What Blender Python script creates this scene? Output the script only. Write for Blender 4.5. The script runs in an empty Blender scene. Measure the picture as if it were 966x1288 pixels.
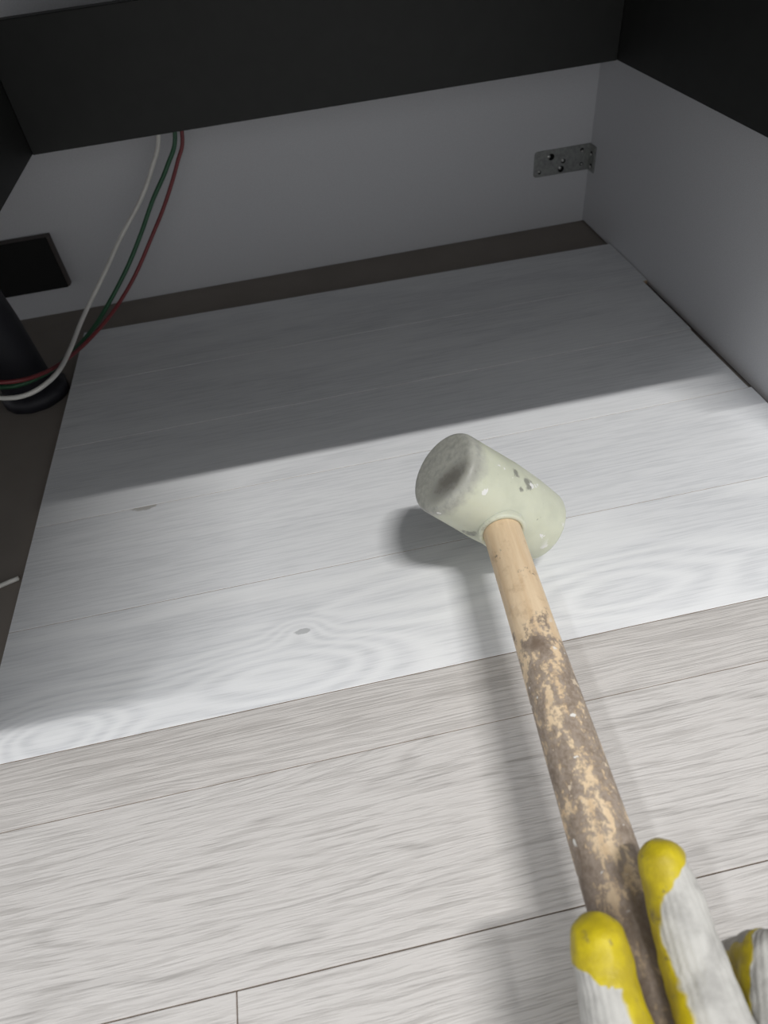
import bpy, bmesh, math, random
from mathutils import Vector, Matrix, noise as mnoise
random.seed(7)
scene = bpy.context.scene
C = scene.collection

# ------------------------------------------------------------------ camera
F_PX, CX, CY, CAM_H = 835.67, 483.0, 644.0, 0.421
def cam_axes(pitch, yaw, roll):
    cy, sy, cp, sp = math.cos(yaw), math.sin(yaw), math.cos(pitch), math.sin(pitch)
    f = Vector((sy*cp, cy*cp, -sp)); r = Vector((cy, -sy, 0)); u = r.cross(f)
    r2 = r*math.cos(roll) + u*math.sin(roll); u2 = -r*math.sin(roll) + u*math.cos(roll)
    return r2, u2, f
RT, UP, FW = cam_axes(math.radians(45.757), math.radians(5.197), math.radians(-7.731))
CAM = Vector((0, 0, CAM_H))
cd = bpy.data.cameras.new('camera'); cam = bpy.data.objects.new('camera', cd); C.objects.link(cam)
cam.matrix_world = Matrix((( RT.x, UP.x, -FW.x, CAM.x), (RT.y, UP.y, -FW.y, CAM.y), (RT.z, UP.z, -FW.z, CAM.z), (0, 0, 0, 1)))
cd.sensor_fit = 'VERTICAL'; cd.sensor_height = 36.0; cd.sensor_width = 27.0
cd.lens = F_PX*36.0/1288.0
cd.clip_start = 0.01
cd.dof.use_dof = True; cd.dof.focus_distance = 0.50; cd.dof.aperture_fstop = 9.0
scene.camera = cam

# ------------------------------------------------------------------ light
w = bpy.data.worlds.new('world'); scene.world = w; w.use_nodes = True
bg = w.node_tree.nodes['Background']; bg.inputs[0].default_value = (0.97, 0.985, 1.0, 1); bg.inputs[1].default_value = 0.60
def area(name, loc, target, sx, sy, energy, col):
    l = bpy.data.lights.new(name, 'AREA'); l.shape = 'RECTANGLE'; l.size = sx; l.size_y = sy
    l.energy = energy; l.color = col
    o = bpy.data.objects.new(name, l); C.objects.link(o); o.location = loc
    d = (Vector(target) - Vector(loc)).normalized()
    x = Vector((1, 0, 0)); x = (x - d*x.dot(d)).normalized(); y = (-d).cross(x)
    o.matrix_world = Matrix(((x.x, y.x, -d.x, loc[0]), (x.y, y.y, -d.y, loc[1]), (x.z, y.z, -d.z, loc[2]), (0, 0, 0, 1)))
    return o
area('ceiling_tube_light', (0.62, -0.54, 2.3), (0.62, 0.3, 0), 0.6, 0.02, 37, (1.0, 0.985, 0.96))
area('ceiling_spot_light', (-0.95, -0.54, 2.3), (-0.95, 0.3, 0), 0.12, 0.35, 14, (0.97, 0.985, 1.0))
vs = scene.view_settings
vs.view_transform = 'Standard'; vs.look = 'None'; vs.gamma = 1.0; vs.exposure = 0.0
vs.use_curve_mapping = False

# ------------------------------------------------------------------ helpers
def ray(px, py): return RT*((px-CX)/F_PX) - UP*((py-CY)/F_PX) + FW
def at_z(px, py, z): d = ray(px, py); return CAM + d*((z-CAM_H)/d.z)
def at_y(px, py, y): d = ray(px, py); return CAM + d*(y/d.y)
def at_d(px, py, dep): return CAM + ray(px, py)*dep
def tag(o, label=None, cat=None, group=None, kind=None):
    if label: o['label'] = label
    if cat: o['category'] = cat
    if group: o['group'] = group
    if kind: o['kind'] = kind
    return o
def empty(name, loc, label, cat, group=None):
    o = bpy.data.objects.new(name, None); C.objects.link(o); o.location = loc; o.empty_display_size = 0.02
    return tag(o, label, cat, group)
def link(name, me, mat, parent=None, loc=None):
    o = bpy.data.objects.new(name, me); C.objects.link(o)
    if mat is not None and len(me.materials) == 0: me.materials.append(mat)
    if loc is not None: o.location = loc
    if parent is not None:
        o.parent = parent                                   # locations are given in world space; parents carry no rotation
        o.location = o.location - parent.location
    return o
def bm_mesh(name, bm, smooth=False):
    me = bpy.data.meshes.new(name); bmesh.ops.recalc_face_normals(bm, faces=bm.faces[:]); bm.to_mesh(me); bm.free()
    if smooth:
        for p in me.polygons: p.use_smooth = True
    return me
def box_bm(x0, x1, y0, y1, z0, z1, bev=0.0, seg=1):
    bm = bmesh.new(); bmesh.ops.create_cube(bm, size=1.0)
    for v in bm.verts:
        v.co = Vector(((x0+x1)/2 + v.co.x*(x1-x0), (y0+y1)/2 + v.co.y*(y1-y0), (z0+z1)/2 + v.co.z*(z1-z0)))
    if bev > 0: bmesh.ops.bevel(bm, geom=bm.edges[:], offset=bev, segments=seg, affect='EDGES', profile=0.5)
    return bm
def box(name, mat, x0, x1, y0, y1, z0, z1, parent=None, bev=0.0, seg=1):
    c = Vector(((x0+x1)/2, (y0+y1)/2, (z0+z1)/2))
    bm = box_bm(x0-c.x, x1-c.x, y0-c.y, y1-c.y, z0-c.z, z1-c.z, bev, seg)
    return link(name, bm_mesh(name, bm), mat, parent, c)
def frame_from(ax):
    ax = ax.normalized(); t = Vector((0, 0, 1)) if abs(ax.z) < 0.9 else Vector((1, 0, 0))
    u = ax.cross(t).normalized(); return u, ax.cross(u).normalized()
def lathe_bm(profile, p0, ax, n=48, wob=None):
    """profile: (distance along ax, radius); closed with caps where the radius is 0"""
    bm = bmesh.new(); ax = ax.normalized(); u, v = frame_from(ax); rings = []
    for (s, r) in profile:
        if r <= 1e-6: rings.append([bm.verts.new(p0 + ax*s)]); continue
        ring = []
        for k in range(n):
            a = 2*math.pi*k/n; rr = r*(1 + (wob(s, a) if wob else 0))
            ring.append(bm.verts.new(p0 + ax*s + (u*math.cos(a) + v*math.sin(a))*rr))
        rings.append(ring)
    for a, b in zip(rings, rings[1:]):
        for k in range(n):
            k2 = (k+1) % n
            if len(a) == 1 and len(b) == 1: continue
            if len(a) == 1: bm.faces.new((a[0], b[k], b[k2]))
            elif len(b) == 1: bm.faces.new((a[k], b[0], a[k2]))
            else: bm.faces.new((a[k], b[k], b[k2], a[k2]))
    return bm
def spline(pts, per=10):
    P = [pts[0]*2 - pts[1]] + list(pts) + [pts[-1]*2 - pts[-2]]; out = []
    for i in range(1, len(P)-2):
        for k in range(per):
            t = k/per; a, b, c, d = P[i-1], P[i], P[i+1], P[i+2]
            out.append(0.5*((2*b) + (c-a)*t + (2*a-5*b+4*c-d)*t*t + (3*b-a-3*c+d)*t**3))
    out.append(P[-2].copy()); return out
def tube_bm(pts, r, n=10):
    bm = bmesh.new(); rings = []; up = None
    for i, p in enumerate(pts):
        d = (pts[min(i+1, len(pts)-1)] - pts[max(i-1, 0)]).normalized()
        if up is None: up, _ = frame_from(d)
        up = (up - d*up.dot(d)).normalized(); s = d.cross(up)
        rings.append([bm.verts.new(p + (up*math.cos(2*math.pi*k/n) + s*math.sin(2*math.pi*k/n))*r) for k in range(n)])
    for a, b in zip(rings, rings[1:]):
        for k in range(n): bm.faces.new((a[k], b[k], b[(k+1) % n], a[(k+1) % n]))
    bm.faces.new(rings[0]); bm.faces.new(rings[-1][::-1]); return bm

# ------------------------------------------------------------------ materials
class NT:
    def __init__(s, name):
        s.m = bpy.data.materials.new(name); s.m.use_nodes = True; s.t = s.m.node_tree; s.n = s.t.nodes
        s.b = s.n['Principled BSDF']
    def node(s, typ, **kw):
        x = s.n.new(typ)
        for k, v in kw.items(): setattr(x, k, v)
        return x
    def put(s, sock, v):
        if isinstance(v, bpy.types.NodeSocket): s.t.links.new(v, sock)
        elif isinstance(v, (tuple, list)): sock.default_value = tuple(v) if len(v) != 3 or sock.type == 'VECTOR' else (*v, 1)
        else: sock.default_value = v
    def math(s, op, a, b=None, c=None, clamp=False):
        x = s.node('ShaderNodeMath', operation=op, use_clamp=clamp); s.put(x.inputs[0], a)
        if b is not None: s.put(x.inputs[1], b)
        if c is not None: s.put(x.inputs[2], c)
        return x.outputs[0]
    def vmath(s, op, a, b=None, out=0):
        x = s.node('ShaderNodeVectorMath', operation=op); s.put(x.inputs[0], a)
        if b is not None: s.put(x.inputs[1], b)
        return x.outputs[out]
    def noise(s, vec, scale, detail=2, rough=0.5, dist=0.0):
        x = s.node('ShaderNodeTexNoise'); s.put(x.inputs['Vector'], vec); x.inputs['Scale'].default_value = scale
        x.inputs['Detail'].default_value = detail; x.inputs['Roughness'].default_value = rough; x.inputs['Distortion'].default_value = dist
        return x.outputs['Fac']
    def ramp(s, fac, lo, hi, a=0.0, b=1.0):
        x = s.node('ShaderNodeMapRange', clamp=True, interpolation_type='SMOOTHSTEP'); s.put(x.inputs[0], fac)
        x.inputs[1].default_value = lo; x.inputs[2].default_value = hi; x.inputs[3].default_value = a; x.inputs[4].default_value = b
        return x.outputs[0]
    def mix(s, fac, a, b):
        x = s.node('ShaderNodeMix', data_type='RGBA'); s.put(x.inputs[0], fac); s.put(x.inputs[6], a); s.put(x.inputs[7], b)
        return x.outputs[2]
    def scale(s, vec, sc): return s.vmath('MULTIPLY', vec, sc)
    def obj(s): return s.node('ShaderNodeTexCoord').outputs['Object']
    def bump(s, h, strength, dist=0.001):
        x = s.node('ShaderNodeBump'); s.put(x.inputs['Height'], h); x.inputs['Strength'].default_value = strength; x.inputs['Distance'].default_value = dist
        s.t.links.new(x.outputs[0], s.b.inputs['Normal'])
    def done(s, col, rough=0.5, spec=0.5):
        s.put(s.b.inputs['Base Color'], col); s.put(s.b.inputs['Roughness'], rough); s.b.inputs['Specular IOR Level'].default_value = spec
        return s.m
def plain(name, col, rough=0.5, spec=0.5, metal=0.0, mott=0.06, scale=60):
    q = NT(name); n = q.noise(q.obj(), scale, 4)
    k = q.ramp(n, 0.3, 0.7)
    m = q.done(q.mix(k, tuple(c*(1-mott) for c in col), tuple(min(1, c*(1+mott)) for c in col)), rough, spec)
    q.b.inputs['Metallic'].default_value = metal
    return m
def wood_floor(name, base, dark, light, streak=(9, 150), contour=10, cstr=0.35, sstr=0.6, knots=(), rough=0.45, spec=0.4, bump=0.25, chips=(), lines=0.0, aniso=(2.4, 13), thr=0.46, warp=1.0):
    q = NT(name); oc = q.obj(); info = q.node('ShaderNodeObjectInfo')
    off = q.node('ShaderNodeCombineXYZ'); q.put(off.inputs[0], q.math('MULTIPLY', info.outputs['Random'], 37.3)); q.put(off.inputs[1], q.math('MULTIPLY', info.outputs['Random'], 91.7))
    p = q.vmath('ADD', oc, off.outputs[0])
    field = q.noise(q.scale(p, (*aniso, 1)), 1.0, 3, 0.45, 0.3)
    for (kx, ky, amp, wx, wy) in knots:                       # a knot lifts the ring field, so rings close round it
        d = q.scale(q.vmath('SUBTRACT', oc, (kx, ky, 0)), (1/wx, 1/wy, 0)); r = q.vmath('LENGTH', d, out=1)
        g = q.math('POWER', 2.718, q.math('MULTIPLY', q.math('MULTIPLY', r, r), -1.0))
        field = q.math('ADD', field, q.math('MULTIPLY', g, amp))
    ring = q.math('PINGPONG', q.math('MULTIPLY', field, contour), 1.0)
    thin = q.ramp(ring, 0.72, 0.98); ring = q.ramp(ring, 0.05, 0.95)
    wp = q.node('ShaderNodeCombineXYZ'); q.put(wp.inputs[1], q.math('ADD', q.math('MULTIPLY', q.noise(q.scale(p, (7, 22, 1)), 1.0, 2), 0.007*warp), q.math('MULTIPLY', field, 0.012*warp)))
    p = q.vmath('ADD', p, wp.outputs[0])
    fib = q.noise(q.scale(p, (streak[0], streak[1], 1)), 1.0, 3, 0.6)
    fine = q.noise(q.scale(p, (streak[0]*2.2, streak[1]*2.3, 1)), 1.0, 2, 0.6)
    broad = q.noise(q.scale(p, (1.5, 9, 1)), 1.0, 2)
    f1 = q.ramp(fib, thr, thr+0.14); f2 = q.ramp(fine, 0.42, 0.66)
    tot = q.math('ADD', q.math('MULTIPLY', f1, 0.6), q.math('MULTIPLY', f2, 0.4))
    col = q.mix(q.math('MULTIPLY', tot, sstr), base, dark)
    col = q.mix(q.math('MULTIPLY', ring, cstr), col, light)
    if lines: col = q.mix(q.math('MULTIPLY', q.math('MULTIPLY', thin, lines), q.math('ADD', q.math('MULTIPLY', tot, 0.7), 0.3)), col, tuple(c*0.8 for c in dark))
    col = q.mix(q.ramp(broad, 0.4, 0.75, 0.0, 0.12), col, dark)
    for (kx, ky, sx, sy, cc) in chips:
        d = q.scale(q.vmath('SUBTRACT', oc, (kx, ky, 0)), (1/sx, 1/sy, 0)); r = q.vmath('LENGTH', d, out=1)
        r = q.math('ADD', r, q.math('MULTIPLY', q.noise(oc, 300, 2), 0.8))
        col = q.mix(q.ramp(r, 1.1, 1.4, 0.75, 0.0), col, cc)
    q.bump(q.math('ADD', tot, q.math('MULTIPLY', ring, -0.25)), bump, 0.0008)
    return q.done(col, rough, spec)

M = {}
WHITE = dict(base=(0.80, 0.81, 0.83), dark=(0.60, 0.615, 0.635), light=(0.90, 0.91, 0.92), streak=(15, 420), contour=8, cstr=0.42, sstr=0.7, warp=0.35, bump=0.06, rough=0.5)
M['white_plank'] = wood_floor('white_oak_laminate', **WHITE)
BEIGE = dict(base=(0.615, 0.592, 0.575), dark=(0.37, 0.35, 0.333), light=(0.64, 0.617, 0.60), streak=(15, 260), contour=9, cstr=0.25, sstr=0.62, lines=0.42, thr=0.50, bump=0.40, rough=0.5)
M['beige_plank'] = wood_floor('beige_oak_laminate', **BEIGE)
M['beige_dense'] = wood_floor('beige_oak_laminate_dense_grain', **{**BEIGE, 'streak': (12, 430), 'thr': 0.44, 'sstr': 0.78, 'lines': 0.0, 'base': (0.605, 0.578, 0.557)})
M['plank_side'] = plain('plank_core_brown', (0.42, 0.30, 0.20), 0.8)
q = NT('brown_subfloor'); o_ = q.obj()
M['subfloor'] = q.done(q.mix(q.noise(o_, 9, 6, 0.65), (0.21, 0.185, 0.165), (0.31, 0.28, 0.25)), 0.85, 0.2)
q = NT('grey_melamine'); o_ = q.obj(); g1 = q.noise(o_, 900, 2); 
q.bump(g1, 0.08, 0.0003)
M['panel'] = q.done(q.mix(q.ramp(g1, 0.3, 0.7), (0.54, 0.545, 0.57), (0.60, 0.605, 0.63)), 0.5, 0.35)
M['dark'] = plain('black_laminate', (0.022, 0.023, 0.022), 0.55, 0.3)
M['dark_top'] = plain('dark_worktop', (0.05, 0.05, 0.05), 0.4)
M['black_plastic'] = plain('black_plastic', (0.014, 0.014, 0.019), 0.5, 0.35)
M['box_plastic'] = plain('matte_black_plastic', (0.012, 0.012, 0.012), 0.7, 0.2)
M['box_edge'] = plain('dark_brown_edge', (0.085, 0.072, 0.068), 0.6, 0.3)
M['zinc'] = plain('galvanised_steel', (0.34, 0.35, 0.34), 0.42, 0.5, 0.75, 0.15, 250)
M['screw'] = plain('bright_screw', (0.75, 0.75, 0.74), 0.3, 0.5, 0.9)
M['hole'] = plain('hole_black', (0.01, 0.01, 0.01), 0.8, 0.1)
M['wire_white'] = plain('white_pvc', (0.72, 0.71, 0.67), 0.4)
M['wire_green'] = plain('green_pvc', (0.03, 0.11, 0.055), 0.4)
M['wire_red'] = plain('red_pvc', (0.20, 0.035, 0.04), 0.4)
M['sleeve'] = plain('dark_grey_cotton', (0.06, 0.065, 0.075), 0.9, 0.1)

# ------------------------------------------------------------------ floor: brown subfloor with planks lying on it
TH = 0.0075
floor = box('floor', M['subfloor'], -1.6, 1.5, -1.3, 1.05, -0.05, -TH); tag(floor, kind='structure', label='brown bare subfloor under the laid planks')
def plank_mesh(cs, ch=0.0003):
    """cs: four corners (x, y) counter-clockwise, local; top with a fine chamfer"""
    bm = bmesh.new(); c = [Vector((x, y, 0)) for x, y in cs]; m = sum(c, Vector())/4
    lo = [bm.verts.new((v.x, v.y, -TH+0.0001)) for v in c]; hi = [bm.verts.new((v.x, v.y, -ch)) for v in c]
    top = []
    for v in c: top.append(bm.verts.new((v.x - math.copysign(ch, v.x-m.x), v.y - math.copysign(ch, v.y-m.y), 0)))
    ft = bm.faces.new(top)
    for i in range(4):
        j = (i+1) % 4
        f1 = bm.faces.new((hi[i], hi[j], top[j], top[i]))
        f2 = bm.faces.new((lo[i], lo[j], hi[j], hi[i])); f2.material_index = 1
    fb = bm.faces.new(lo[::-1]); fb.material_index = 1
    return bm_mesh('plank', bm)
def plank(cs, mat, me=None):
    cx = sum(x for x, y in cs)/4; cy = sum(y for x, y in cs)/4
    if me is None:
        me = plank_mesh([(x-cx, y-cy) for x, y in cs]); me.materials.append(mat); me.materials.append(M['plank_side'])
    return link('plank', me, None, floor, Vector((cx, cy, 0)))
XL = -0.2805
YS = [0.245, 0.3590, 0.4775, 0.5925, 0.7100]
def ends(px, py): return at_z(px, py, 0).x
XR = [0.4225, 0.4235, 0.4205, 0.4220, 0.4278]
g = 0.0002
CH5 = ((-0.2805+XR[0])/2, (YS[0]+YS[1])/2)
k1 = at_z(377, 792, 0); k2 = at_z(62, 930, 0); k3 = at_z(355, 850, 0); k4 = at_z(800, 740, 0)
m5 = wood_floor('white_oak_laminate_knotted', **{**WHITE, 'cstr': 0.62, 'contour': 13}, knots=[(k1.x-CH5[0], k1.y-CH5[1], 0.35, 0.02, 0.012), (k2.x-CH5[0], k2.y-CH5[1], 0.9, 0.06, 0.03), (k3.x-CH5[0], k3.y-CH5[1], 0.75, 0.10, 0.030), (k4.x-CH5[0], k4.y-CH5[1], 0.55, 0.10, 0.03)],
                chips=[(k1.x-CH5[0]+0.002, k1.y-CH5[1]-0.002, 0.007, 0.003, (0.42, 0.43, 0.44))])
c4 = ((XL+XR[1])/2, (YS[1]+YS[2])/2); ch = at_z(182, 641, 0)
m4 = wood_floor('white_oak_laminate_chipped', **{**WHITE, 'cstr': 0.22}, chips=[(ch.x-c4[0], YS[2]-c4[1]-0.001, 0.013, 0.0045, (0.40, 0.38, 0.35))])
rows = [(m5, 0), (m4, 1), (M['white_plank'], 2), (M['white_plank'], 3)]
for mt, i in rows:
    plank([(XL, YS[i]+g), (XR[i], YS[i]+g), (XR[i], YS[i+1]-g), (XL, YS[i+1]-g)], mt)
plank([(XL, YS[4]+g), (XR[4], YS[4]+g), (XR[4], 0.8190), (XL, 0.8345)], M['white_plank'])
# the older beige floor towards the room
W = 0.1140
ys = [0.245, 0.1971]
while ys[-1] > -1.2: ys.append(ys[-1]-W)
jx = at_z(298, 1265, 0).x
cache = {}
cb2 = (-0.45+0.4, (ys[1]+ys[2])/2)
def kb(px, py, amp, wx, wy): p = at_z(px, py, 0); return (p.x-cb2[0], p.y-cb2[1], amp, wx, wy)
m_b2 = wood_floor('beige_oak_laminate_cathedral', **{**BEIGE, 'lines': 0.55, 'contour': 10}, knots=[kb(20, 1030, 0.45, 0.05, 0.018), kb(230, 985, 0.8, 0.13, 0.020), kb(330, 1120, 0.45, 0.14, 0.016), kb(860, 940, 0.35, 0.12, 0.02)])
for i in range(len(ys)-1):
    y1, y0 = ys[i], ys[i+1]
    xs0 = {0: -0.42, 1: -0.45, 2: jx-0.8}.get(i, -1.3 + (i*0.317) % 0.8) 
    xe = xs0
    while xe > -1.55: xe -= 0.8
    while xe < 1.4:
        a, b = max(xe, -1.55), min(xe+0.8, 1.45); xe += 0.8
        if b-a < 0.05: continue
        key = (round(b-a, 4), round(y1-y0, 4)); G = 0.0003
        gt = 0.0004 if i == 2 else (0.0003 if i == 0 else 0.0002)
        cs = [(a+G, y0+0.00015), (b-G, y0+0.00015), (b-G, y1-gt), (a+G, y1-gt)]
        key = key + (gt, G); bmat = M['beige_dense'] if i == 0 else (m_b2 if i == 1 and a < 0 < b else M['beige_plank'])
        if bmat is not M['beige_plank']: key = key + (bmat.name,)
        o = plank(cs, bmat, cache.get(key)); cache[key] = o.data

# ------------------------------------------------------------------ walls of the toe space
YW = 0.9167
wb = box('wall_back', M['panel'], -1.3, 0.448, YW, YW+0.018, -TH+0.0005, 0.60); tag(wb, 'pale grey panel across the back', kind='structure')
wr = box('wall_right', M['panel'], 0.4285, 0.4465, 0.36, YW-0.0002, -0.0045, 0.60); tag(wr, 'pale grey side panel on the right', kind='structure')

# ------------------------------------------------------------------ dark cabinet above, its bottom board taken out
Z0 = 0.21
cab = empty('base_cabinet', (0.08, 0.5, Z0), 'black open cabinet carcass without bottom board, above the shaded planks', 'cabinet')
rail = box('back_rail', M['dark'], -0.2482+0.0005, 0.4085, 0.832, 0.850, Z0, 0.326, cab, 0.0006)
for px, py in ((152, 163), (412, 121), (672, 80)):
    p = at_y(px, py, 0.832)
    link('screw', bm_mesh('screw', lathe_bm([(-0.002, 0.0), (-0.002, 0.0016), (0.0004, 0.0016), (0.0008, 0.0010), (0.0009, 0)], Vector((0, 0, 0)), Vector((0, -1, 0)), 12)), M['zinc'], rail, p)
box('side_panel', M['dark'], 0.4090, 0.4270, 0.36, 0.850, Z0, 0.598, cab, 0.0006)
box('side_panel', M['dark'], -0.2662, -0.2482, 0.19, 0.850, Z0, 0.598, cab, 0.0006)
box('bottom_panel', M['dark'], -0.90, -0.2672, 0.19, 0.850, Z0, Z0+0.018, cab, 0.0006)
top = empty('worktop', (-0.2, 0.4, 0.60), 'dark worktop lying on the black carcass and an added slab shading the left planks, above the view', 'worktop')
box('back_run', M['dark_top'], -0.95, 1.10, 0.233, YW+0.018, 0.60, 0.63, top, 0.002)
box('shade_slab', M['dark_top'], -0.95, 0.02, 0.058, 0.2328, 0.60, 0.63, top, 0.002)  # added out-of-view slab, keeps the tube light off the left planks

# ------------------------------------------------------------------ steel corner bracket
y = YW; br = empty('corner_bracket', (0.40, y, 0.066), 'galvanised steel angle bracket screwed across the back corner', 'bracket')
bx0, bx1, bz0, bz1 = 0.3495, 0.4265, 0.0648, 0.0972
def rounded_plate(x0, x1, z0, z1, r, y0, y1):
    bm = bmesh.new(); pts = []
    for cx, cz, a0, rr in ((x0+r, z0+r, 180, r), (x1, z0, 270, 0), (x1, z1, 0, 0), (x0+r, z1-r, 90, r)):
        n = 5 if rr else 1
        for k in range(n):
            a = math.radians(a0 + (90*k/(n-1) if rr else 0)); pts.append((cx + rr*math.cos(a), cz + rr*math.sin(a)))
    lo = [bm.verts.new((x, y0, z)) for x, z in pts]; hi = [bm.verts.new((x, y1, z)) for x, z in pts]
    bm.faces.new(lo); bm.faces.new(hi[::-1]); n = len(pts)
    for k in range(n): bm.faces.new((lo[k], hi[k], hi[(k+1) % n], lo[(k+1) % n]))
    return bm
link('plate', bm_mesh('plate', rounded_plate(bx0, bx1, bz0, bz1, 0.004, y-0.0022, y-0.0002)), M['zinc'], br, Vector((0, 0, 0)))
wing = box('wing', M['zinc'], 0.4264, 0.4283, y-0.020, y-0.0002, bz0, bz1, br, 0.0004)
def disc(name, mat, parent, p, ax, r, h, n=14, dome=0.5):
    return link(name, bm_mesh(name, lathe_bm([(-0.0004, 0), (-0.0004, r), (h*0.5, r), (h, r*dome), (h*1.05, 0)], Vector((0, 0, 0)), ax, n), True), mat, parent, p)
fy = Vector((0, -1, 0)); fx = Vector((-1, 0, 0)); yp = y-0.0022
for u, v in ((0.34, 0.80), (0.60, 0.60), (0.52, 0.22), (0.12, 0.16)):
    pass
for px, py, r, m in ((693.5, 197.5, 0.0042, 'hole'), (708.5, 202.5, 0.0030, 'hole'), (705.5, 212.5, 0.0042, 'hole'), (678.5, 217, 0.0022, 'hole'), (732, 188, 0.0022, 'hole'), (731, 206, 0.0022, 'hole')):
    p = at_y(px, py, yp); disc('screw_hole', M[m], br, p, fy, r, 0.0006, dome=0.8)
for px, py, r in ((690, 197, 0.0022), (707.5, 201.5, 0.0018), (704, 211, 0.0020), (678, 216, 0.0014), (732, 189.5, 0.0013), (731, 206, 0.0013)):
    p = at_y(px, py, yp); p.y -= 0.0004; disc('screw_head', M['screw'], br, p, fy, r, 0.0014)
for yy, zz in ((y-0.010, 0.087), (y-0.012, 0.072)):
    disc('screw_hole', M['hole'], br, Vector((0.4264, yy, zz)), fx, 0.0030, 0.0005, dome=0.8)
    disc('screw_head', M['screw'], br, Vector((0.4261, yy, zz-0.001)), fx, 0.0016, 0.0010)

# ------------------------------------------------------------------ black box on the back wall
jb = empty('junction_box', (-0.35, YW, 0.03), 'flat black rectangular box low on the grey back panel', 'box')
ya = YW-0.014
e = at_y(63, 298, ya); e2 = at_y(81, 362, ya)
xj = (e.x+e2.x)/2
link('housing', bm_mesh('housing', box_bm(-0.47, xj+0.0025, ya+0.002, YW-0.0003, e2.z+0.0005, e.z+0.0005, 0.0004)), M['box_edge'], jb, Vector((0, 0, 0)))
link('cover', bm_mesh('cover', box_bm(-0.47, xj, ya, ya+0.0019, e2.z, e.z, 0.0005)), M['box_plastic'], jb, Vector((0, 0, 0)))

# ------------------------------------------------------------------ black cabinet leg
foot_c = Vector((-0.322, 0.715, -TH))
lg = empty('cabinet_leg', foot_c, 'black plastic cabinet leg with round foot standing on brown subfloor', 'leg')
axis = Vector((-0.035, 0.0, 0.215)).normalized()
link('post', bm_mesh('post', lathe_bm([(0.010, 0), (0.010, 0.027), (0.03, 0.029), (0.09, 0.036), (0.19, 0.041), (0.216, 0.041), (0.2165, 0)], Vector((0, 0, 0)), axis, 40), True), M['black_plastic'], lg, foot_c)
def ribs(s, a): return 0.012*math.cos(a*12) if s < 0.02 else 0
link('foot', bm_mesh('foot', lathe_bm([(0.0002, 0), (0.0002, 0.034), (0.002, 0.037), (0.012, 0.037), (0.016, 0.033), (0.020, 0.0285), (0.0205, 0)], Vector((0, 0, 0)), Vector((0, 0, 1)), 72, ribs), True), M['black_plastic'], lg, foot_c)

# ------------------------------------------------------------------ loose wires
def wire(label, mat, pts, r):
    P = [at_y(x, y_, d) for x, y_, d in pts]
    for p in P: p.z = max(p.z, r+0.0008)
    up = [Vector((P[0].x+0.004, 0.885, 0.31)), Vector((P[0].x+0.003, 0.884, 0.26))]
    me = bm_mesh('wire', tube_bm(spline(up+P, 10), r, 10), True)
    o = link('wire', me, mat); tag(o, label, 'wire', 'loose wires hanging by the back panel'); return o
wire('white wire hanging from black carcass, crossing in front of black leg', M['wire_white'],
     [(199, 168, .880), (191, 212, .875), (176, 253, .865), (152, 298, .845), (131, 344, .815), (105, 398, .775), (88, 440, .725), (74, 466, .680), (56, 484, .655), (35, 496, .645), (12, 500.5, .64), (-15, 498, .645), (-60, 485, .66)], 0.0026)
wire('green wire running between the white and the red wire', M['wire_green'],
     [(220, 168, .880), (210, 210, .878), (192, 252, .87), (178, 292, .86), (162, 332, .845), (142, 372, .825), (118, 412, .79), (88, 446, .74), (60, 468, .69), (28, 483, .665), (2, 487, .66), (-40, 486, .665), (-70, 482, .67)], 0.0026)
wire('dark red wire, rightmost of the three hanging wires', M['wire_red'],
     [(229, 168, .880), (223, 205, .876), (208, 255, .868), (190, 300, .855), (168, 350, .835), (140, 395, .80), (105, 434, .755), (70, 461, .695), (42, 474, .665), (15, 480, .65), (-10, 480, .65), (-60, 474, .66)], 0.0023)
pw = [at_z(x, y_, -TH+0.003) for x, y_ in ((24, 727), (8, 733.5), (-10, 742), (-60, 770), (-110, 800))]
o = link('wire', bm_mesh('wire', tube_bm(spline(pw, 8), 0.0021, 10), True), M['wire_white']); tag(o, 'short white cable lying on brown subfloor beside the plank ends', 'wire')

# ------------------------------------------------------------------ rubber mallet
HC = at_d(619, 629, 0.492)                       # middle of the head
HB = at_d(763, 1078, 0.315)                      # a point of the handle close to the hand
hd = (HB-HC).normalized()
ax = (RT*-0.77 - UP*-0.41 + FW*-0.48).normalized(); ax = (ax - hd*ax.dot(hd)).normalized()
Lh, Rh = 0.052, 0.0315
mal = empty('rubber_mallet', Vector((HC.x, HC.y, 0)), 'mallet with pale rubber head and dirty wooden handle, held over the planks', 'mallet')
def m_local(name, mat_name, bm, o0, zaxis, smooth=True):
    me = bm_mesh(name, bm, smooth); o = bpy.data.objects.new(name, me); C.objects.link(o); me.materials.append(mat_name)
    return o
def aligned(o, origin, z, x, parent):
    z = z.normalized(); x = (x - z*x.dot(z)).normalized(); y_ = z.cross(x)
    o.parent = parent; p = origin - parent.location
    o.matrix_basis = Matrix(((x.x, y_.x, z.x, p.x), (x.y, y_.y, z.y, p.y), (x.z, y_.z, z.z, p.z), (0, 0, 0, 1)))
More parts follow.
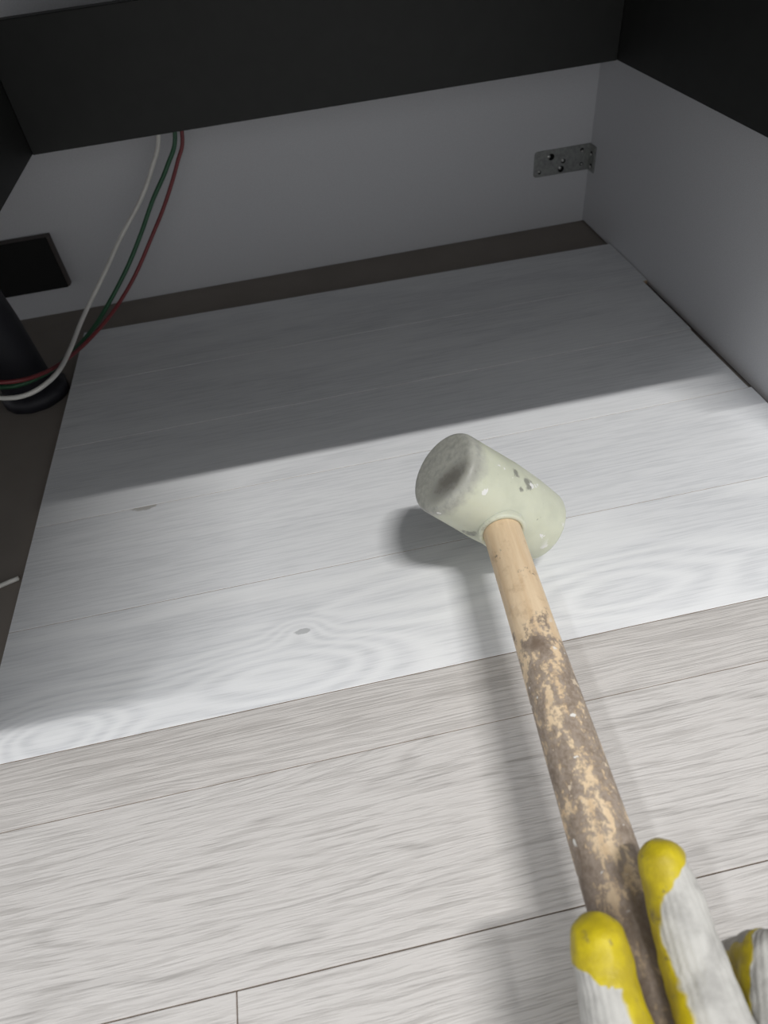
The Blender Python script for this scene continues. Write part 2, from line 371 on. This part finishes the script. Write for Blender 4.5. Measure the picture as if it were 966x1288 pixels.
# head: local z runs along the head to the visible dirty face, local x along the handle
prof = [(-Lh, 0)]
for k in range(9):
    a = math.pi/2*k/8; prof.append((-Lh+0.006-0.006*math.cos(a), Rh-0.008+0.006*math.sin(a)))
prof += [(-0.025, Rh), (0, Rh+0.0008), (0.025, Rh)]
for k in range(9):
    a = math.pi/2*k/8; prof.append((Lh-0.006+0.006*math.sin(a), Rh-0.0065+0.006*math.cos(a)))
prof += [(Lh+0.0012, Rh*0.4), (Lh+0.0016, 0)]
q = NT('pale_rubber'); oc = q.obj(); sp = q.node('ShaderNodeSeparateXYZ'); q.put(sp.inputs[0], oc)
n1 = q.noise(oc, 45, 5, 0.6); n2 = q.noise(oc, 230, 4, 0.65); n3 = q.noise(q.vmath('ADD', oc, (3, 1, 2)), 75, 3, 0.6)
col = q.mix(q.ramp(n1, 0.35, 0.7), (0.67, 0.69, 0.56), (0.60, 0.62, 0.50))
face = q.ramp(q.math('ADD', sp.outputs[2], q.math('MULTIPLY', q.math('SUBTRACT', n1, 0.5), 0.02)), 0.036, 0.047)
col = q.mix(q.math('MULTIPLY', face, 0.85), col, q.mix(q.ramp(n2, 0.3, 0.75), (0.47, 0.47, 0.43), (0.30, 0.30, 0.285)))
# a darker smudge on the striking face, towards the handle
dsm = q.vmath('LENGTH', q.scale(q.vmath('SUBTRACT', oc, (0.016, 0.006, 0.050)), (1/0.012, 1/0.024, 1/0.020)), out=1)
sm = q.ramp(q.math('ADD', dsm, q.math('MULTIPLY', q.math('SUBTRACT', n2, 0.5), 1.2)), 0.2, 1.1, 0.8, 0.0)
col = q.mix(sm, col, (0.13, 0.12, 0.105))
col = q.mix(q.ramp(n2, 0.70, 0.74, 0, 0.7), col, (0.20, 0.20, 0.17))
for (sx_, sy_, sz_, sr_) in ((0.009, 0.030, -0.003, 0.0055), (0.006, 0.031, 0.010, 0.0035), (0.016, 0.027, 0.004, 0.0022), (0.024, -0.018, 0.012, 0.006)):
    ds = q.vmath('LENGTH', q.vmath('SUBTRACT', oc, (sx_, sy_, sz_)), out=1)
    col = q.mix(q.ramp(q.math('ADD', q.math('DIVIDE', ds, sr_), q.math('MULTIPLY', q.math('SUBTRACT', n2, 0.5), 2.4)), 0.5, 1.1, 0.75, 0), col, (0.17, 0.17, 0.155))
rim = q.ramp(q.math('ABSOLUTE', q.math('ADD', sp.outputs[2], 0.044)), 0.0, 0.008, 1, 0)
col = q.mix(q.math('MULTIPLY', rim, q.ramp(n3, 0.56, 0.62)), col, (0.82, 0.82, 0.80))
col = q.mix(q.ramp(n3, 0.68, 0.70), col, (0.84, 0.84, 0.82))
M['rubber'] = q.done(col, 0.42, 0.45)
q.b.inputs['Subsurface Weight'].default_value = 0.35; q.b.inputs['Subsurface Radius'].default_value = (0.012, 0.012, 0.008); q.b.inputs['Subsurface Scale'].default_value = 0.6
q.bump(q.math('ADD', n2, q.math('MULTIPLY', n1, 0.5)), 0.12, 0.0008)
head = m_local('head', M['rubber'], lathe_bm(prof, Vector((0, 0, 0)), Vector((0, 0, 1)), 72), None, None)
aligned(head, HC, ax, hd, mal)
# collar lip where the handle enters
lip = m_local('collar', M['rubber'], lathe_bm([(0.026, 0.0165), (0.0325, 0.0172), (0.0338, 0.0166), (0.0340, 0.0150), (0.0338, 0.0138), (0.026, 0.0137)], Vector((0, 0, 0)), Vector((0, 0, 1)), 40), None, None)
aligned(lip, HC, hd, ax, mal)
# handle: local z from head to grip
q = NT('worn_wood_handle'); oc = q.obj(); sp = q.node('ShaderNodeSeparateXYZ'); q.put(sp.inputs[0], oc)
gr = q.noise(q.scale(oc, (160, 160, 12)), 1, 3, 0.6); n1 = q.noise(q.scale(oc, (1, 1, 0.6)), 70, 6, 0.6, 0.2); n2 = q.noise(oc, 420, 3, 0.6); n4 = q.noise(q.vmath('ADD', oc, (5, 2, 1)), 95, 4, 0.6)
col = q.mix(q.ramp(gr, 0.35, 0.7), (0.80, 0.63, 0.43), (0.71, 0.53, 0.34))
col = q.mix(q.ramp(n4, 0.5, 0.75, 0, 0.5), col, (0.42, 0.28, 0.16))
along = q.ramp(sp.outputs[2], 0.092, 0.16)
dirt = q.math('ADD', q.math('ADD', q.math('MULTIPLY', q.math('SUBTRACT', n1, 0.5), 4.5), q.math('MULTIPLY', q.math('SUBTRACT', n2, 0.5), 1.6)), q.math('SUBTRACT', q.math('MULTIPLY', along, 1.05), 0.65))
dk = q.ramp(dirt, -0.15, 0.35)
dcol = q.mix(q.ramp(n2, 0.3, 0.7), (0.21, 0.165, 0.13), (0.36, 0.30, 0.255)); dcol = q.mix(q.ramp(n1, 0.5, 0.75), dcol, (0.15, 0.11, 0.085))
col = q.mix(q.math('MULTIPLY', dk, 0.92), col, dcol)
col = q.mix(q.math('MULTIPLY', q.ramp(n4, 0.64, 0.68), along), col, (0.70, 0.58, 0.44))
n5 = q.noise(q.vmath('ADD', oc, (9, 4, 7)), 130, 2, 0.5)
col = q.mix(q.math('MULTIPLY', q.ramp(n5, 0.71, 0.73), along), col, (0.80, 0.78, 0.74))
col = q.mix(q.math('MULTIPLY', q.ramp(sp.outputs[2], 0.235, 0.28), 0.6), col, (0.07, 0.05, 0.04))
M['handle'] = q.done(col, 0.6, 0.3); q.bump(q.math('ADD', dirt, q.math('MULTIPLY', n2, 0.4)), 0.25, 0.0008)
Rn = 0.0136
hw = lambda s, a: 0.02*mnoise.noise(Vector((s*25, math.cos(a), math.sin(a))))
hp = [(0.0, 0), (0.0, Rn)] + [(0.01+0.325*k/40, Rn + 0.0022*min(1, max(0, (k-12)/16))) for k in range(41)] + [(0.338, 0.013), (0.340, 0.009), (0.3405, 0)]
hand = m_local('handle', M['handle'], lathe_bm(hp, Vector((0, 0, 0)), Vector((0, 0, 1)), 48, hw), None, None)
aligned(hand, HC, hd, ax, mal)

# ------------------------------------------------------------------ gloved right hand on the handle
def hp_at(t): return HC + hd*t
def D(px, py, d): return at_d(px, py, d)
BONES = []          # (p, q, rp, rq, palm direction, coat threshold, tip bone?)
def chain(pts, palm, tipc, thr=0.35):
    P = [(D(x, y_, d), r) for x, y_, d, r in pts]
    n = len(P)-1
    for i in range(n):
        BONES.append((P[i][0], P[i+1][0], P[i][1], P[i+1][1], palm, thr, tipc if i == n-1 else None))
    return P
pi_ = (RT*-1.0 + FW*0.25 + UP*0.1).normalized()
chain([(912, 1330, .245, .0150), (876, 1225, .262, .0135), (852, 1140, .272, .0118), (834, 1086, .279, .0100)], pi_, 1.0, 0.62)
pt_ = (RT*1.0 + UP*0.5 + FW*0.1).normalized()
chain([(860, 1420, .235, .0170), (782, 1320, .245, .0140), (764, 1245, .254, .0118), (753, 1186, .262, .0108)], pt_, 1.6, 0.45)
pm_ = (RT*-0.9 + UP*-0.1 + FW*0.6).normalized()
chain([(990, 1370, .246, .0150), (972, 1212, .274, .0125), (930, 1215, .302, .0115), (880, 1240, .322, .0100)], (RT*-0.8 + UP*-0.6).normalized(), 1.0, 0.5)
chain([(1040, 1440, .246, .0145), (1035, 1290, .272, .0120), (985, 1275, .300, .0110), (925, 1295, .318, .0098)], pm_, 1.0, 0.2)
chain([(1080, 1520, .246, .0130), (1085, 1385, .270, .0105), (1040, 1370, .294, .0098), (985, 1380, .308, .0088)], pm_, 1.0, 0.2)
# palm
wr_ = D(1130, 1760, .225)
for (x, y_, d, r) in ((912, 1330, .245, .0150), (985, 1370, .246, .0150), (1040, 1440, .246, .0145), (1080, 1520, .246, .0130), (860, 1420, .235, .0170)):
    p = D(x, y_, d); BONES.append((p, wr_, r, 0.024, pm_, 0.2, None))
for a, b in (((912, 1330, .245), (985, 1370, .246)), ((985, 1370, .246), (1040, 1440, .246)), ((1040, 1440, .246), (1080, 1520, .246)), ((860, 1420, .235), (960, 1450, .24))):
    BONES.append((D(*a), D(*b), .0150, .0150, pm_, 0.2, None))
wr2 = wr_ + (wr_ - D(985, 1370, .246)).normalized()*0.05
BONES.append((wr_, wr2, .026, .030, pm_, 9, None))
def round_cone(bm, p, q_, r0, r1, n=20, m=6):
    d = (q_-p); L = d.length; d.normalize(); prof = []
    for k in range(m+1): a = math.pi/2*k/m; prof.append((-r0*math.cos(a), r0*math.sin(a)))
    for k in range(1, m+1): a = math.pi/2*k/m; prof.append((L + r1*math.sin(a), r1*math.cos(a)))
    prof[0] = (-r0, 0); prof[-1] = (L+r1, 0)
    t = lathe_bm(prof, p, d, n); me = bpy.data.meshes.new('t'); bmesh.ops.recalc_face_normals(t, faces=t.faces[:]); t.to_mesh(me); t.free(); bm.from_mesh(me); bpy.data.meshes.remove(me)
bm = bmesh.new()
for b in BONES: round_cone(bm, b[0], b[1], b[2], b[3])
me = bpy.data.meshes.new('raw'); bm.to_mesh(me); bm.free()
tmp = bpy.data.objects.new('raw', me); C.objects.link(tmp)
rm = tmp.modifiers.new('r', 'REMESH'); rm.mode = 'VOXEL'; rm.voxel_size = 0.0012
sm_ = tmp.modifiers.new('s', 'SMOOTH'); sm_.iterations = 10; sm_.factor = 0.5
bpy.context.view_layer.update()
gm = bpy.data.meshes.new_from_object(tmp.evaluated_get(bpy.context.evaluated_depsgraph_get()))
bpy.data.objects.remove(tmp)
coat = gm.attributes.new('coat', 'FLOAT', 'POINT'); ua = gm.attributes.new('around', 'FLOAT', 'POINT'); ta = gm.attributes.new('along', 'FLOAT', 'POINT')
import numpy as np
nv = len(gm.vertices); co = np.empty(nv*3); gm.vertices.foreach_get('co', co); co = co.reshape(-1, 3)
bs = np.full(nv, 1e9); bi = np.zeros(nv, int)
for i, b in enumerate(BONES):
    p = np.array(b[0]); d = np.array(b[1])-p; t = np.clip((co-p)@d/(d@d), 0, 1)
    dist = np.linalg.norm(co-p-t[:, None]*d, axis=1) - (b[2]+(b[3]-b[2])*t); k_ = dist < bs; bs[k_] = dist[k_]; bi[k_] = i
nrm = np.empty(nv*3, np.float32); gm.vertex_normals.foreach_get('vector', nrm); nrm = nrm.reshape(-1, 3)
for v in gm.vertices:
    i = int(bi[v.index])
    p, q_, r0, r1, pd, thr, tipc = BONES[i]; d = q_-p; dn = d.normalized()
    rad = v.co - p - dn*(v.co-p).dot(dn); rad = rad.normalized() if rad.length > 1e-6 else pd
    pp = (pd - dn*pd.dot(dn)).normalized(); cs = rad.dot(pp)
    val = cs - thr
    if tipc is not None:
        tt = (v.co-p).dot(dn)/d.length
        val = max(val, (tt - 0.55*(1.0 if tipc == 1.0 else -0.1) + 0.6*cs)*1.5)
    val += 0.30*mnoise.noise(v.co*70) + 0.10*mnoise.noise(v.co*260)
    coat.data[v.index].value = val
    o2 = dn.cross(pp); ua.data[v.index].value = math.atan2(rad.dot(o2), rad.dot(pp)); ta.data[v.index].value = (v.co-p).dot(dn)
    # knit and rubber are never quite smooth
    co[v.index] += nrm[v.index]*(0.0011*mnoise.noise(v.co*75) + 0.0005*mnoise.noise(v.co*190) + (0.0004 if val > 0 else 0))
gm.vertices.foreach_set('co', co.reshape(-1)); gm.update()
for p in gm.polygons: p.use_smooth = True
q = NT('knit_glove'); a1 = q.node('ShaderNodeAttribute', attribute_name='coat'); a2 = q.node('ShaderNodeAttribute', attribute_name='around'); a3 = q.node('ShaderNodeAttribute', attribute_name='along')
oc = q.obj(); k = q.ramp(a1.outputs['Fac'], -0.04, 0.06)
nz = q.noise(oc, 90, 4, 0.6); nf = q.noise(oc, 700, 3, 0.6)
ribw = q.math('SINE', q.math('MULTIPLY', a2.outputs['Fac'], 26)); rowx = q.math('SINE', q.math('MULTIPLY', a3.outputs['Fac'], 3800))
white = q.mix(q.ramp(nz, 0.4, 0.75), (0.56, 0.55, 0.52), (0.40, 0.39, 0.37)); white = q.mix(q.math('MULTIPLY', q.ramp(ribw, -0.2, 1.0), 0.10), white, (0.36, 0.355, 0.34))
yel = q.mix(q.ramp(nz, 0.3, 0.7), (0.62, 0.50, 0.015), (0.43, 0.335, 0.02)); yel = q.mix(q.ramp(q.noise(oc, 160, 3, 0.6), 0.60, 0.75), yel, (0.24, 0.19, 0.06))
q.t.links.new(q.math('ADD', q.math('MULTIPLY', q.math('SUBTRACT', 1.0, k), 0.4), 0.42), q.b.inputs['Roughness'])
q.put(q.b.inputs['Base Color'], q.mix(k, white, yel)); q.b.inputs['Specular IOR Level'].default_value = 0.25
hgt = q.math('ADD', q.math('MULTIPLY', q.math('SUBTRACT', 1.0, k), q.math('ADD', q.math('MULTIPLY', ribw, 0.20), q.math('MULTIPLY', nz, 0.3))), q.math('MULTIPLY', nf, 0.6))
q.bump(hgt, 0.45, 0.0009)
gl = empty('gloved_hand', D(985, 1370, .246), 'right hand in white knit glove with yellow rubber palm gripping the mallet', 'hand')
link('glove', gm, q.m, gl, Vector((0, 0, 0)))
e0 = wr_ + (wr2-wr_)*0.6; e1 = wr2 + (wr2-wr_).normalized()*0.22; dv = (e1-e0).normalized()
link('sleeve', bm_mesh('sleeve', lathe_bm([(0, 0.030), (0.0, 0.034), (0.004, 0.036), (0.05, 0.038), (0.15, 0.043), (0.24, 0.048), (0.24, 0)], e0, dv, 40, lambda s, a: 0.03*math.sin(a*3+s*60)), True), M['sleeve'], gl, Vector((0, 0, 0)))
